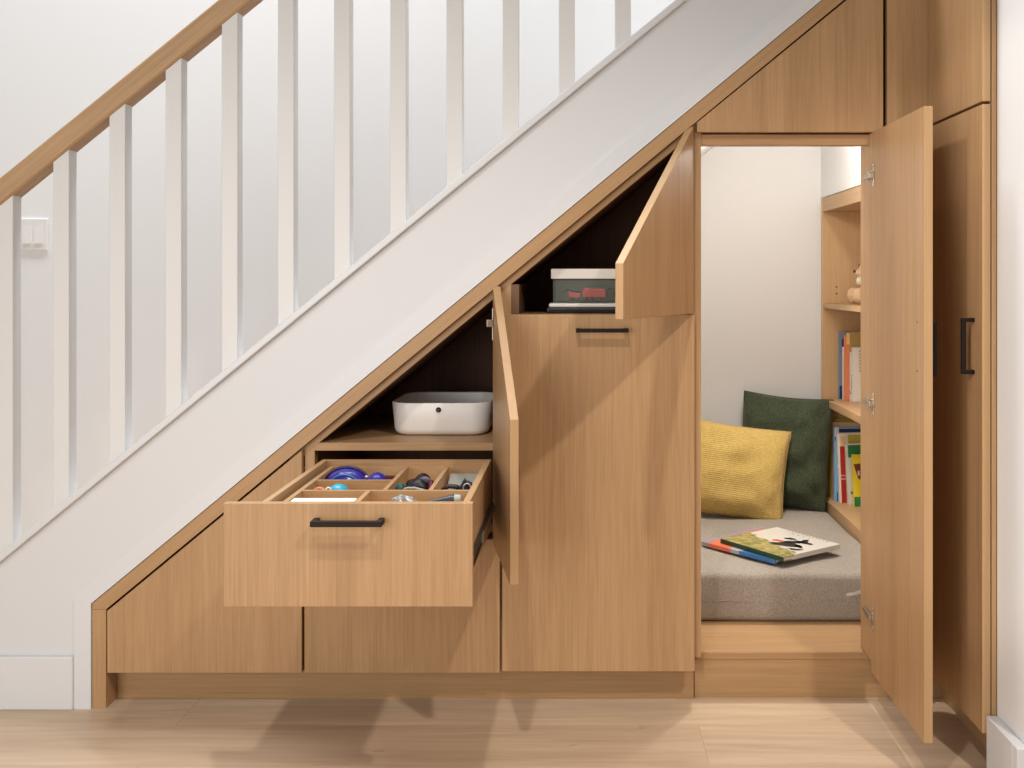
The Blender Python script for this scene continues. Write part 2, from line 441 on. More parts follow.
# lift-out divider tray inside the drawer
tt = 0.590; tf = 0.555                               # top edge and floor of the tray
tb = bmesh.new()
tx0, tx1, ty0, ty1 = -0.580, bxr - 0.0135, DY + 0.020, -0.0765
add_box(tb, tx0, tx0 + 0.010, ty0, ty1, tf - 0.008, tt)
add_box(tb, tx0 + 0.0101, tx1, ty0, ty1, tf - 0.008, tf)
add_box(tb, tx0 + 0.0101, tx1, ty1 - 0.006, ty1, tf, tt)
obj('divider_tray', tb, 'oak_y', drawer)
yc2, yc1 = -0.342, -0.236
obj('divider', box(tx0 + 0.0102, tx1, yc2 - 0.005, yc2 + 0.005, tf, tt), 'oak_x', drawer, bevel=0.0006)
obj('divider', box(tx0 + 0.0102, -0.4085, yc1 - 0.004, yc1 + 0.004, tf, tt), 'oak_x', drawer, bevel=0.0006)
obj('divider', box(-0.408, -0.399, yc2 + 0.0052, ty1 - 0.0062, tf, tt), 'oak_y', drawer, bevel=0.0006)
obj('divider', box(-0.3145, -0.3055, yc2 + 0.0052, ty1 - 0.0062, tf, tt), 'oak_y', drawer, bevel=0.0006)
obj('divider', box(-0.440, -0.430, ty0, yc2 - 0.0052, tf, tt), 'oak_y', drawer, bevel=0.0006)
# telescopic slide on the right flank of the drawer
bm = bmesh.new()
add_box(bm, bxr + 0.0002, bxr + 0.004, DY + 0.03, -0.07, 0.476, 0.505)
add_box(bm, bxr + 0.004, bxr + 0.0065, DY + 0.03, -0.07, 0.476, 0.481); add_box(bm, bxr + 0.004, bxr + 0.0065, DY + 0.03, -0.07, 0.499, 0.505)
obj('drawer_slide', bm, 'slide', drawer)
bm = bmesh.new(); add_box(bm, bxr + 0.0042, bxr + 0.008, -0.33, 0.0, 0.483, 0.498)
add_box(bm, bxr + 0.004, bxr + 0.0095, -0.335, -0.318, 0.478, 0.503)
obj('slide_rail', bm, 'steel', drawer)
# opened slanted door, hinged at the right, swung past a right angle
hx = X(500.4)
wB = 0.330; thB = math.radians(101.2)
zb = Z(543.5)
pts = [(-wB, zb), (0, zb), (0, zG(hx) - 0.006), (-wB, zG(hx - wB) - 0.006)]
fr = hinged((hx, -0.0005, 0), thB)
dB = obj('door', prism(pts, 0.0, 0.018), 'oak', c2, world=fr, bevel=0.001)
two_mat(dB, 'oak_edge', lambda c, n: n.x < -0.4)
def hinge(parent, frame, z):
    """cup hinge: cup and wing plate on the door's inner face, arm running on to the jamb beside it"""
    bm = bmesh.new()
    add_box(bm, -0.026, -0.018, 0.0182, 0.0200, z - 0.028, z + 0.028)
    add_cyl(bm, (-0.022, 0.0205, z - 0.022), (0, 1, 0), 0.0035, 0.003, 12); add_cyl(bm, (-0.022, 0.0205, z + 0.022), (0, 1, 0), 0.0035, 0.003, 12)
    add_cyl(bm, (-0.016, 0.0195, z), (0, 1, 0), 0.0125, 0.004, 20)
    add_box(bm, -0.014, 0.020, 0.0195, 0.027, z - 0.0065, z + 0.0065)
    add_box(bm, 0.018, 0.050, 0.0197, 0.0245, z - 0.006, z + 0.006)
    add_box(bm, 0.020, 0.030, 0.0187, 0.0205, z - 0.014, z + 0.014)
    return obj('hinge', bm, 'steel', parent, world=frame, bevel=0.0008)
hb = bmesh.new()
add_box(hb, -0.016, -0.004, 0.0182, 0.021, Z(340), Z(308)); add_box(hb, -0.02, 0.0, 0.021, 0.034, Z(326.5), Z(319.5))
obj('hinge', hb, 'steel', dB, world=fr, bevel=0.0008)

# ================================================================== CABINET 3: tall pull-out with slanted top box
c3 = thing('tall_cabinet', (0.04, 0, 0.0), 'tall oak cabinet with slanted upper door ajar above one wide front', 'cabinet')
px_a, px_b = X(502.2), X(694.6)
tall = obj('front_panel', box(px_a, px_b, 0.0, 0.018, Z(671.5), 0.9368), 'oak', c3, bevel=0.001)
obj('handle', handle_bm(0.124, 0.030, 0.0095), 'black', tall, world=Matrix.Translation((X(602), 0, Z(330.0))), bevel=0.001)
xs0, xs1 = X(695.2), X(702.0)
bm = prism([(xs0 - 0.012, 0.114), (xs1, 0.114), (xs1, zG(xs1) - 0.004), (xs0 - 0.012, zG(xs0) - 0.010)], 0.0188, 0.088)
obj('stile', bm, 'oak', c3, bevel=0.0008)
xi = xd + 0.0005; xj = xs0 - 0.0125
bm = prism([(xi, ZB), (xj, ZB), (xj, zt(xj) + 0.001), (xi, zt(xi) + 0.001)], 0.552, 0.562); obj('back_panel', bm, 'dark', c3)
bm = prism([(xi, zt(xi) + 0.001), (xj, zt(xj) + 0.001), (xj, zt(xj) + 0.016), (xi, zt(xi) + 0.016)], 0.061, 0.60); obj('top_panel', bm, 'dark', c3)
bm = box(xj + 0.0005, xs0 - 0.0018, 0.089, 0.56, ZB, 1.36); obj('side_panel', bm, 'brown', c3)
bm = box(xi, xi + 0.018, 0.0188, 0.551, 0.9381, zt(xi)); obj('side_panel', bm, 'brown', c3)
obj('shelf', box(xi, xj, 0.0190, 0.551, 0.920, 0.9380), 'brown', c3)
hxC = X(693.6); wC = 0.401; thC = math.radians(63)
zb = 0.939
pts = [(-wC, zb), (0, zb), (0, zG(hxC) - 0.006), (-wC, zG(hxC - wC) - 0.006)]
frC = hinged((hxC, 0.0, 0), thC)
dC = obj('upper_door', prism(pts, 0.0, 0.018), 'oak', c3, world=frC, bevel=0.001)
two_mat(dC, 'oak_edge', lambda c, n: n.x < -0.4)

# ================================================================== NOOK FRONT: header, triangular panel, open door
c4 = thing('nook_cabinet', (0.49, 0, 0.0), 'oak surround of the reading nook with its tall door standing open', 'cabinet')
jx = 0.6875                                          # right jamb
pe0, pe1 = X(697), X(883.3)
obj('triangle_panel', prism([(pe0, Z(132)), (pe1, Z(132)), (pe1, zG(pe1) - 0.006), (pe0 + 0.001, zG(pe0 + 0.001) - 0.003)], 0.0, 0.018), 'oak', c4, bevel=0.001)
obj('header', box(xs1 + 0.0005, jx + 0.001, 0.0188, 0.048, Z(144), Z(133.3)), 'oak_x', c4, bevel=0.0008)
obj('backing_panel', prism([(xs1 + 0.001, Z(133)), (0.82, Z(133)), (0.82, zE(0.82) - 0.006), (xs1 + 0.001, zE(xs1) - 0.006)], 0.0605, 0.072), 'brown', c4)
obj('jamb', box(jx, 0.7265, 0.0005, 0.088, 0.114, Z(133.3)), 'oak', c4, bevel=0.0008)
hxD = jx + 0.018 + 0.0005
wD = 0.3715; frD = hinged((hxD, -0.0005, 0), math.radians(90.0))
dD = obj('door', box(-wD, 0, 0, 0.018, Z(671.5), Z(133.0)), 'oak', c4, world=frD, bevel=0.001)
two_mat(dD, 'oak_edge', lambda c, n: n.x < -0.9)
for py in (174.5, 404.5, 619.5):
    hinge(dD, frD, Z(py, -0.03))
bm = handle_bm(0.112, 0.018, 0.008, 'z')
obj('handle', bm, 'black', dD, world=frD @ Matrix.Translation((-wD + 0.030, 0, 0.878)), bevel=0.001)
bm = bmesh.new()                                    # screw holes of the handle on the inner face
bm.free()
for zz in (0.933, 0.832):
    bm = bmesh.new(); add_cyl(bm, (-wD + 0.040, 0.0182, zz), (0, 1, 0), 0.0022, 0.0008, 12)
    obj('screw_cap', bm, 'brown', dD, world=frD)

# ================================================================== RIGHT CABINET, turned through a right angle
c5 = thing('side_cabinet', (0.9, -0.16, 0.0), 'tall oak cabinet facing left beside the white wall end', 'cabinet')
RX = 0.823
obj('filler_panel', box(X(887.4), RX + 0.017, 0.0, 0.018, 0.114, 1.80), 'oak', c5, bevel=0.001)
zj = Z(102.5, -0.328)
up = obj('upper_door', box(RX, RX + 0.017, -0.328, -0.0015, zj + 0.003, 1.80), 'oak', c5, bevel=0.001)
lo = obj('lower_door', box(RX, RX + 0.017, -0.328, -0.0015, 0.087, zj - 0.003), 'oak', c5, bevel=0.001)
for o in (up, lo): two_mat(o, 'oak_edge', lambda c, n: n.y < -0.9)
bm = handle_bm(0.118, 0.027, 0.009, 'z')
obj('handle', bm, 'black', lo, world=Matrix.Translation((RX, -0.284, 0.8805)) @ Matrix.Rotation(-PI/2, 4, 'Z'), bevel=0.001)
obj('end_panel', box(RX + 0.0195, 0.8525, -0.327, -0.31, 0.0, 1.80), 'oak', c5)
obj('carcass', box(RX + 0.020, 1.25, -0.309, -0.002, 0.090, 1.80), 'brown', c5)
obj('toe_kick', box(RX + 0.055, RX + 0.07, -0.309, 0.058, 0.0, 0.0895), 'oak_toe', c5)

# ================================================================== PLATFORM + SEAT CUSHION
PZ = Z(652, 0.06)
pf = thing('nook_platform', (0.5, 0.5, 0), 'oak step and platform carrying the grey seat cushion', 'platform')
obj('riser', box(0.2745, 0.95, 0.060, 0.078, 0.0, PZ - 0.0185), 'oak_toe', pf)
obj('step_board', box(0.2745, 0.8305, 0.0585, YB - 0.01, PZ - 0.018, PZ), 'oak_x', pf, bevel=0.001)

def cushion_bm(x0, x1, y0, y1, z0, z1, r=0.03, n=40):
    """boxed cushion: superellipse section, softly bulged faces"""
    bm = bmesh.new()
    add_box(bm, x0, x1, y0, y1, z0, z1)
    bmesh.ops.bevel(bm, geom=bm.edges[:], offset=r, segments=5, profile=0.5, affect='EDGES')
    bmesh.ops.subdivide_edges(bm, edges=[e for e in bm.edges if e.calc_length() > 0.1], cuts=14, use_grid_fill=True)
    for v in bm.verts:
        u = (v.co.x - x0) / (x1 - x0); w = (v.co.y - y0) / (y1 - y0)
        b = 0.006 * mnoise.noise(Vector((v.co.x * 6, v.co.y * 6, v.co.z * 4)))
        if v.co.z > (z0 + z1) / 2: v.co.z += b + 0.006 * math.sin(PI * max(0, min(1, u))) * math.sin(PI * max(0, min(1, w))) - 0.005
        if v.co.y < y0 + 0.03: v.co.y += 0.5 * b - 0.004 * math.sin(PI * (v.co.z - z0) / (z1 - z0))
    return bm
CZ = 0.246
seat = thing('seat_cushion', (0.52, 0.7, PZ), 'thick grey tweed seat cushion filling the reading nook floor', 'cushion')
cy0 = 0.272
obj('cover', cushion_bm(0.277, NX - 0.006, cy0, YB - 0.016, PZ + 0.0005, CZ, r=0.017), 'tweed', seat, smooth=True)
bm = bmesh.new(); add_tube(bm, [(0.285 + i * 0.0133, cy0 - 0.0035 + 0.0008*math.sin(i*1.7), PZ + 0.058 + 0.001*math.sin(i)) for i in range(40)], 0.0014, 6)
obj('seam', bm, 'tweed', seat, smooth=True)
tg = bmesh.new()
tp = [(0.698, -0.007, 0.020), (0.715, -0.014, 0.024), (0.735, -0.016, 0.030), (0.752, -0.013, 0.034)]
va = [(tg.verts.new((a, cy0 + b, PZ + 0.052 + c)), tg.verts.new((a + 0.002, cy0 + b, PZ + 0.060 + c + i*0.001))) for i, (a, b, c) in enumerate(tp)]
for i in range(3): tg.faces.new((va[i][0], va[i+1][0], va[i+1][1], va[i][1]))
bmesh.ops.solidify(tg, geom=tg.faces[:], thickness=0.001)
M['tag'] = plain('white_ribbon', (0.8, 0.77, 0.72), 0.6)
obj('tag', tg, 'tag', seat)

# ---- throw pillows
def pillow_bm(w, h, t, seed, n=44, dog=0.05, wr=0.006):
    bm = bmesh.new()
    def P(u, v, s):
        x = u * w / 2 * (1 - dog * math.cos(v * PI / 2) ** 1.0 * abs(u) ** 2.5)
        z = v * h / 2 * (1 - dog * math.cos(u * PI / 2) ** 1.0 * abs(v) ** 2.5)
        a = max(0.0, (1 - abs(u) ** 2.4) * (1 - abs(v) ** 2.4))
        y = s * (t / 2) * a ** 0.55
        k = a ** 0.4
        nn = mnoise.noise(Vector((u * 2.2 + seed, v * 2.2, s * 3.1))) * wr * 1.6 * k
        # tension creases running in from the corners
        d = abs(abs(u) - abs(v)); c = math.exp(-((d / 0.16) ** 2)) * (max(abs(u), abs(v)) ** 3)
        nn -= wr * 1.2 * c * k + wr * 0.7 * k * mnoise.noise(Vector((u * 7 + seed, v * 5, s * 9.0))) * max(abs(u), abs(v))
        return Vector((x, y + s * nn, z))
    F = {}
    for s in (-1, 1):
        for i in range(n + 1):
            for j in range(n + 1):
                u, v = -1 + 2 * i / n, -1 + 2 * j / n
                edge = i in (0, n) or j in (0, n)
                key = (0 if edge else s, i, j)
                if key not in F: F[key] = bm.verts.new(P(u, v, s))
        g = lambda i, j: F[(0 if (i in (0, n) or j in (0, n)) else s, i, j)]
        for i in range(n):
            for j in range(n):
                q = (g(i, j), g(i+1, j), g(i+1, j+1), g(i, j+1))
                bm.faces.new(q if s < 0 else q[::-1])
    return bm
def piping(w, h, dog=0.05, n=24):
    pts = []
    for a, b in (((-1,-1),(1,-1)), ((1,-1),(1,1)), ((1,1),(-1,1)), ((-1,1),(-1,-1))):
        for i in range(n):
            k = i / n; u = a[0] + (b[0]-a[0]) * k; v = a[1] + (b[1]-a[1]) * k
            pts.append((u * w / 2 * (1 - dog * math.cos(v * PI / 2) * abs(u) ** 2.5), 0, v * h / 2 * (1 - dog * math.cos(u * PI / 2) * abs(v) ** 2.5)))
    return pts
def pillow(name, w, h, t, base, lean, yaw, roll, mat, seed, wr, label):
    """base: middle of the bottom edge; lean back, yaw about z, roll in its own plane"""
    W = Matrix.Translation(base) @ Matrix.Rotation(yaw, 4, 'Z') @ Matrix.Rotation(-lean, 4, 'X') @ Matrix.Translation((0, 0, h / 2)) @ Matrix.Rotation(roll, 4, 'Y')
    o = obj(name, pillow_bm(w, h, t, seed, wr=wr), mat, world=W, label=label, cat='pillow', smooth=True)
    bm = bmesh.new(); add_tube(bm, piping(w, h), 0.0016, 6, closed=True)
    obj('seam', bm, mat, o, world=W, smooth=True)
    return o
pillow('throw_pillow', 0.362, 0.308, 0.128, (0.492, 0.884, CZ - 0.002), math.radians(17), math.radians(-3), math.radians(8), 'mustard', 3.3, 0.009,
       'mustard yellow throw pillow leaning in front of the dark green one')
pillow('throw_pillow', 0.302, 0.380, 0.116, (0.6835, 1.018, CZ + 0.001), math.radians(4.5), math.radians(-17), math.radians(4), 'green', 8.1, 0.015,
       'dark green textured throw pillow behind the yellow one beside the bookshelf')

# ---- two picture books lying on the cushion
def frame_from(p0, ax, z):       # flat frame with x along ax
    ax = Vector((ax[0], ax[1], 0)).normalized(); ay = Vector((-ax.y, ax.x, 0))
    m = Matrix(((ax.x, ay.x, 0, p0[0]), (ax.y, ay.y, 0, p0[1]), (0, 0, 1, z), (0, 0, 0, 1)))
    return m
def picture_book_cover():
    m, nt, b = new_mat('meadow_picture_cover'); L = nt.links.new
    tc = N(nt, 'ShaderNodeTexCoord'); sp = N(nt, 'ShaderNodeSeparateXYZ'); L(tc.outputs['Object'], sp.inputs[0])
    n = N(nt, 'ShaderNodeTexNoise', Scale=22.0, Detail=3.0); L(tc.outputs['Object'], n.inputs['Vector'])
    # meadow towards the spine (low y): olive; the page above is white
    a = N(nt, 'ShaderNodeMath', operation='MULTIPLY_ADD'); a.inputs[1].default_value = 0.10; L(n.outputs['Fac'], a.inputs[0]); L(sp.outputs['Y'], a.inputs[2])
    sx = N(nt, 'ShaderNodeMath', operation='MULTIPLY_ADD'); sx.inputs[1].default_value = 0.30; L(sp.outputs['X'], sx.inputs[0]); L(a.outputs[0], sx.inputs[2])
    r = N(nt, 'ShaderNodeValToRGB'); r.color_ramp.interpolation = 'CONSTANT'
    e = r.color_ramp.elements; e[0].position = 0.0; e[0].color = (0.20, 0.17, 0.06, 1); e[1].position = 0.165; e[1].color = (0.66, 0.62, 0.56, 1)
    L(sx.outputs[0], r.inputs['Fac'])
    n2 = N(nt, 'ShaderNodeTexNoise', Scale=55.0, Detail=3.0); L(tc.outputs['Object'], n2.inputs['Vector'])
    r2 = N(nt, 'ShaderNodeValToRGB'); e = r2.color_ramp.elements
    e[0].position = 0.35; e[0].color = (0.15, 0.17, 0.05, 1); e[1].position = 0.7; e[1].color = (0.55, 0.42, 0.17, 1)
    L(n2.outputs['Fac'], r2.inputs['Fac'])
    lt = N(nt, 'ShaderNodeMath', operation='LESS_THAN'); lt.inputs[1].default_value = 0.165; L(sx.outputs[0], lt.inputs[0])
    mx = N(nt, 'ShaderNodeMix', data_type='RGBA'); L(lt.outputs[0], mx.inputs[0]); L(r.outputs['Color'], mx.inputs[6]); L(r2.outputs['Color'], mx.inputs[7])
    L(mx.outputs[2], b.inputs['Base Color']); b.inputs['Roughness'].default_value = 0.35
    return m
M['meadow'] = picture_book_cover()
paint('paper', (0.78, 0.74, 0.66), 0.8)
paint('ink', (0.015, 0.014, 0.013), 0.5)
paint('bk_green', (0.012, 0.05, 0.016), 0.4)
paint('bk_blue', (0.03, 0.16, 0.42), 0.35)
paint('bk_red', (0.62, 0.10, 0.05), 0.4)

def flat_book(name, p_left, p_front, depth, z, th, cover, spine, label, group):
    """spine edge runs p_left -> p_front; the book lies on z"""
    L_ = (Vector(p_front) - Vector(p_left)).length
    fr = frame_from(p_left, (p_front[0] - p_left[0], p_front[1] - p_left[1]), z)
    t = bpy.data.objects.new(name, None); link(t, fr); meta(t, label, 'book', group)
    obj('pages', box(0.003, L_ - 0.003, 0.002, depth - 0.003, 0.0022, th - 0.0022), 'paper', t, world=fr)
    obj('cover', box(0, L_, 0.0, depth, th - 0.002, th), cover, t, world=fr, bevel=0.0006)
    obj('cover', box(0, L_, 0.0, depth, 0.0, 0.002), cover, t, world=fr, bevel=0.0006)
    obj('spine', box(0, L_, -0.0012, 0.0016, 0.0, th), spine, t, world=fr, bevel=0.0006)
    return t, fr, L_
def blue_cover():
    m, nt, b = new_mat('blue_and_coral_cover'); L = nt.links.new
    tc = N(nt, 'ShaderNodeTexCoord'); sp = N(nt, 'ShaderNodeSeparateXYZ'); L(tc.outputs['Object'], sp.inputs[0])
    r = N(nt, 'ShaderNodeValToRGB'); r.color_ramp.interpolation = 'CONSTANT'
    e = r.color_ramp.elements
    e[0].position = 0.0; e[0].color = (0.32, 0.26, 0.30, 1); e[1].position = 0.19; e[1].color = (0.75, 0.17, 0.09, 1)
    q = e.new(0.50); q.color = (0.42, 0.42, 0.46, 1); q = e.new(0.62); q.color = (0.04, 0.17, 0.42, 1)
    mm = N(nt, 'ShaderNodeMath', operation='MULTIPLY'); mm.inputs[1].default_value = 3.8; L(sp.outputs['X'], mm.inputs[0])
    n = N(nt, 'ShaderNodeTexNoise', Scale=30.0); L(tc.outputs['Object'], n.inputs['Vector'])
    ad = N(nt, 'ShaderNodeMath', operation='MULTIPLY_ADD'); ad.inputs[1].default_value = 0.18; L(n.outputs['Fac'], ad.inputs[0]); L(mm.outputs[0], ad.inputs[2])
    L(ad.outputs[0], r.inputs['Fac']); L(r.outputs['Color'], b.inputs['Base Color']); b.inputs['Roughness'].default_value = 0.35
    return m
M['bluecov'] = blue_cover()
CT = CZ + 0.0035
flat_book('picture_book', (0.347, 0.525), (0.524, 0.330), 0.245, CT, 0.011, 'bluecov', 'bluecov',
          'blue and coral picture book lying underneath another on the grey cushion', 'picture books on the cushion')
pb, pfr, pl = flat_book('picture_book', (0.3995, 0.505), (0.541, 0.308), 0.232, CT + 0.0115, 0.013, 'meadow', 'bk_green',
          'white and olive picture book lying on top on the grey cushion', 'picture books on the cushion')
# drawing on the top cover: dark running animals, red dab and a line of small title strokes
def blot(bm, cx, cy, rx, ry, seed, n=22, rot=0.0):
    vs = []
    for i in range(n):
        a = 2 * PI * i / n; k = 1 + 0.55 * mnoise.noise(Vector((math.cos(a) * 1.7 + seed, math.sin(a) * 1.7, seed)))
        x, y = 1.25 * rx * k * math.cos(a), 1.35 * ry * k * math.sin(a)
        vs.append(bm.verts.new((cx + x * math.cos(rot) - y * math.sin(rot), cy + x * math.sin(rot) + y * math.cos(rot), 0.01335)))
    bm.faces.new(vs)
bm = bmesh.new()
blot(bm, 0.155, 0.105, 0.034, 0.015, 1.2, rot=0.5); blot(bm, 0.190, 0.118, 0.020, 0.006, 2.2, rot=-0.4)
blot(bm, 0.150, 0.140, 0.022, 0.010, 4.2, rot=0.9); blot(bm, 0.120, 0.160, 0.013, 0.008, 5.5)
blot(bm, 0.205, 0.085, 0.018, 0.007, 6.6, rot=0.7); blot(bm, 0.178, 0.158, 0.020, 0.007, 9.6, rot=0.1)
blot(bm, 0.165, 0.172, 0.008, 0.014, 12.6, rot=0.4)
obj('drawing', bm, 'ink', pb, world=pfr)
bm = bmesh.new(); blot(bm, 0.120, 0.118, 0.022, 0.007, 7.7, rot=0.3); obj('drawing', bm, 'bk_red', pb, world=pfr)
bm = bmesh.new()
for i in range(12):
    a = 0.055 + i * 0.013
    w = 0.004 + 0.002 * (i % 3)
    v = [bm.verts.new(p) for p in ((a, 0.222, 0.0134), (a + w, 0.222, 0.0134), (a + w, 0.226, 0.0134), (a, 0.226, 0.0134))]; bm.faces.new(v)
for i in range(4):
    a = 0.085 + i * 0.02
    v = [bm.verts.new(p) for p in ((a, 0.205, 0.0134), (a + 0.006, 0.205, 0.0134), (a + 0.006, 0.2085, 0.0134), (a, 0.2085, 0.0134))]; bm.faces.new(v)
obj('lettering', bm, 'ink', pb, world=pfr)

# ================================================================== BOOKSHELF NICHE
SY0, SY1 = 0.222, 1.085
sh = thing('bookshelf', (NX + 0.12, 0.65, 0.114), 'oak built-in bookshelf niche on the right wall of the nook', 'bookshelf')
SX1 = NX + 0.235
bm = box(NX - 0.004, SX1, SY1, SY1 + 0.018, 0.114, 1.301); obj('side_panel', bm, 'oak_shelf', sh, bevel=0.0008)
bm = box(NX - 0.004, SX1, SY0, SY0 + 0.018, 0.114, 1.301); obj('side_panel', bm, 'oak_shelf', sh, bevel=0.0008)
obj('top_panel', box(NX - 0.004, SX1, SY0 + 0.0185, SY1 - 0.0005, 1.254, 1.301), 'oak_y', sh, bevel=0.0008)
obj('back_panel', box(SX1 + 0.0005, SX1 + 0.012, SY0, SY1 + 0.018, 0.114, 1.301), 'oak_shelf', sh)
obj('shelf', box(NX - 0.002, SX1, SY0 + 0.0185, SY1 - 0.0005, 0.922, 0.939), 'oak_y', sh, bevel=0.0008)
obj('shelf', box(NX - 0.002, SX1, SY0 + 0.0185, SY1 - 0.0005, 0.588, 0.612), 'oak_y', sh, bevel=0.0008)
obj('base_board', box(NX - 0.004, SX1, SY0 + 0.0185, SY1 - 0.0005, 0.114, 0.270), 'oak_y', sh, bevel=0.0008)
bm = bmesh.new()
for zz in (0.972, 0.995): add_cyl(bm, (NX + 0.045, SY1 - 0.0002, zz), (0, 1, 0), 0.0028, 0.001, 12)
obj('peg_hole', bm, 'hole', sh)

def shelf_book(x, y, z, w, h, t, cols, label, group, yaw=0.0, lean=0.0, pages=True, spine_w=0.0):
    """standing book: its front cover looks towards the viewer, its spine towards the nook; x is the spine edge"""
    fr = Matrix.Translation((x, y, z)) @ Matrix.Rotation(yaw, 4, 'Z') @ Matrix.Rotation(lean, 4, 'Y')
    tt_ = bpy.data.objects.new('shelf_book', None); link(tt_, fr); meta(tt_, label, 'book', group)
    obj('pages', box(0.003, w - 0.002, 0.0018, t - 0.0018, 0.003, h - 0.003), 'paper', tt_, world=fr)
    obj('cover', box(0.0, w, 0.0, 0.0018, 0.0, h), cols[0], tt_, world=fr, bevel=0.0005)
    obj('cover', box(0.0, w, t - 0.0018, t, 0.0, h), cols[0], tt_, world=fr, bevel=0.0005)
    obj('spine', box(-0.0016, 0.0012, 0.0, t, 0.0, h), cols[1], tt_, world=fr, bevel=0.0005)
    return tt_, fr
for n_, c_ in dict(b_olive=(0.50, 0.40, 0.05), b_grey=(0.23, 0.27, 0.33), b_navy=(0.012, 0.035, 0.13), b_white=(0.74, 0.70, 0.64), b_orange=(0.72, 0.22, 0.09),
                   b_tan=(0.42, 0.29, 0.10), b_sky=(0.24, 0.46, 0.66), b_crimson=(0.42, 0.020, 0.012), b_pale=(0.62, 0.60, 0.50), b_yellow=(0.78, 0.60, 0.03),
                   b_leaf=(0.02, 0.19, 0.06), b_butter=(0.78, 0.55, 0.22), b_rose=(0.70, 0.35, 0.28), b_maroon=(0.16, 0.03, 0.012), b_peach=(0.74, 0.50, 0.30)).items():
    paint(n_, c_, 0.42)
def patch(parent, fr, mat, x0, x1, z0, z1, name='cover_art', y=-0.0004):
    return obj(name, box(x0, x1, y, -0.0001, z0, z1), mat, parent, world=fr)
G1, G2 = 'books on the middle shelf', 'books on the bottom shelf'
def at(px, y): return X(px, y)
# middle shelf, from the far end forwards
Zs = 0.6122
y = 1.050; b, f = shelf_book(at(839.5, y), y, Zs, 0.17, Z(332.0, y) - Zs, 0.014, ('b_grey', 'b_grey'), 'tall grey blue book, farthest left on the middle shelf', G1)
patch(b, f, 'b_navy', 0.0, 0.022, 0.0, 0.045); patch(b, f, 'b_navy', 0.008, 0.018, 0.16, 0.205)
y = 1.022; b, f = shelf_book(at(843.6, y), y, Zs, 0.15, Z(347.0, y) - Zs, 0.012, ('b_white', 'b_white'), 'thin white book between the grey blue and orange books', G1)
patch(b, f, 'b_navy', 0.0, 0.03, 0.0, 0.058)
y = 0.994; b, f = shelf_book(at(845.4, y), y, Zs, 0.16, Z(335.5, y) - Zs, 0.016, ('b_orange', 'b_orange'), 'orange book with dark upright lettering on the middle shelf', G1)
patch(b, f, 'b_tan', 0.0145, 0.159, 0.165, 0.232); patch(b, f, 'b_butter', 0.004, 0.0144, 0.19, 0.229); patch(b, f, 'b_white', 0.0145, 0.159, 0.0, 0.164)
cu = bpy.data.curves.new('lettering', 'FONT'); cu.body = 'Camping'; cu.size = 0.0185; cu.extrude = 0.0002
lt = bpy.data.objects.new('lettering', cu); cu.materials.append(M['ink'])
lm = bpy.data.meshes.new_from_object(lt); bpy.data.objects.remove(lt); lt = bpy.data.objects.new('lettering', lm)
link(lt, f @ Matrix.Translation((0.0272, -0.0008, 0.022)) @ Matrix(((0, -1, 0, 0), (0, 0, -1, 0), (1, 0, 0, 0), (0, 0, 0, 1))), b)
y = 0.966; b, f = shelf_book(at(853.3, y), y, Zs, 0.15, Z(347.5, y) - Zs, 0.016, ('b_white', 'b_white'), 'cream white book nearest the open door on the middle shelf', G1)
bm = bmesh.new()
for i in range(7): add_box(bm, 0.0195, 0.0235, -0.0004, -0.0001, 0.10 + i * 0.011, 0.107 + i * 0.011)
obj('lettering', bm, 'b_tan', b, world=f)
# bottom shelf
Zs = 0.2702
y = 1.062; b, f = shelf_book(at(830.6, y) + 0.001, y, Zs, 0.19, Z(418.5, y) - Zs, 0.012, ('b_olive', 'b_olive'), 'tall olive yellow book, farthest left on the bottom shelf', G2)
patch(b, f, 'b_butter', 0.004, 0.013, 0.0, 0.10)
y = 1.036; b, f = shelf_book(at(833.6, y), y, Zs, 0.18, Z(422.5, y) - Zs, 0.012, ('b_peach', 'b_rose'), 'peach coloured book peeping out behind the sky blue one', G2)
y = 1.010; b, f = shelf_book(at(834.8, y), y, Zs, 0.18, Z(427.5, y) - Zs, 0.014, ('b_sky', 'b_sky'), 'sky blue book with a navy top band on the bottom shelf', G2)
hh = Z(427.5, y) - Zs
patch(b, f, 'b_navy', 0.014, 0.179, hh - 0.026, hh - 0.004); patch(b, f, 'b_white', 0.0, 0.013, hh - 0.03, hh); patch(b, f, 'bk_blue', 0.006, 0.02, 0.0, 0.03)
patch(b, f, 'bk_blue', 0.0, 0.179, hh - 0.045, hh - 0.027, y=-0.0003)
y = 0.984; b, f = shelf_book(at(840.0, y), y, Zs, 0.17, Z(433.5, y) - Zs, 0.016, ('b_white', 'b_white'), 'red book with a butter yellow top and white edge', G2, lean=-0.035)
hh = Z(434.5, y) - Zs
patch(b, f, 'b_crimson', 0.006, 0.034, 0.0, hh - 0.040); patch(b, f, 'b_butter', 0.008, 0.026, hh - 0.040, hh - 0.006); patch(b, f, 'b_rose', 0.006, 0.034, 0.078, 0.083, y=-0.0007)
patch(b, f, 'b_rose', 0.006, 0.034, 0.090, 0.094, y=-0.0007); patch(b, f, 'b_olive', 0.0345, 0.169, 0.06, hh - 0.002)
y = 0.958; b, f = shelf_book(at(848.6, y), y, Zs, 0.16, Z(444.0, y) - Zs, 0.014, ('b_pale', 'b_pale'), 'pale book with a green corner leaning beside the red one', G2, lean=-0.045)
hh = Z(445, y) - Zs
patch(b, f, 'b_leaf', 0.006, 0.158, hh - 0.042, hh - 0.001); patch(b, f, 'b_navy', 0.010, 0.017, 0.035, 0.044)
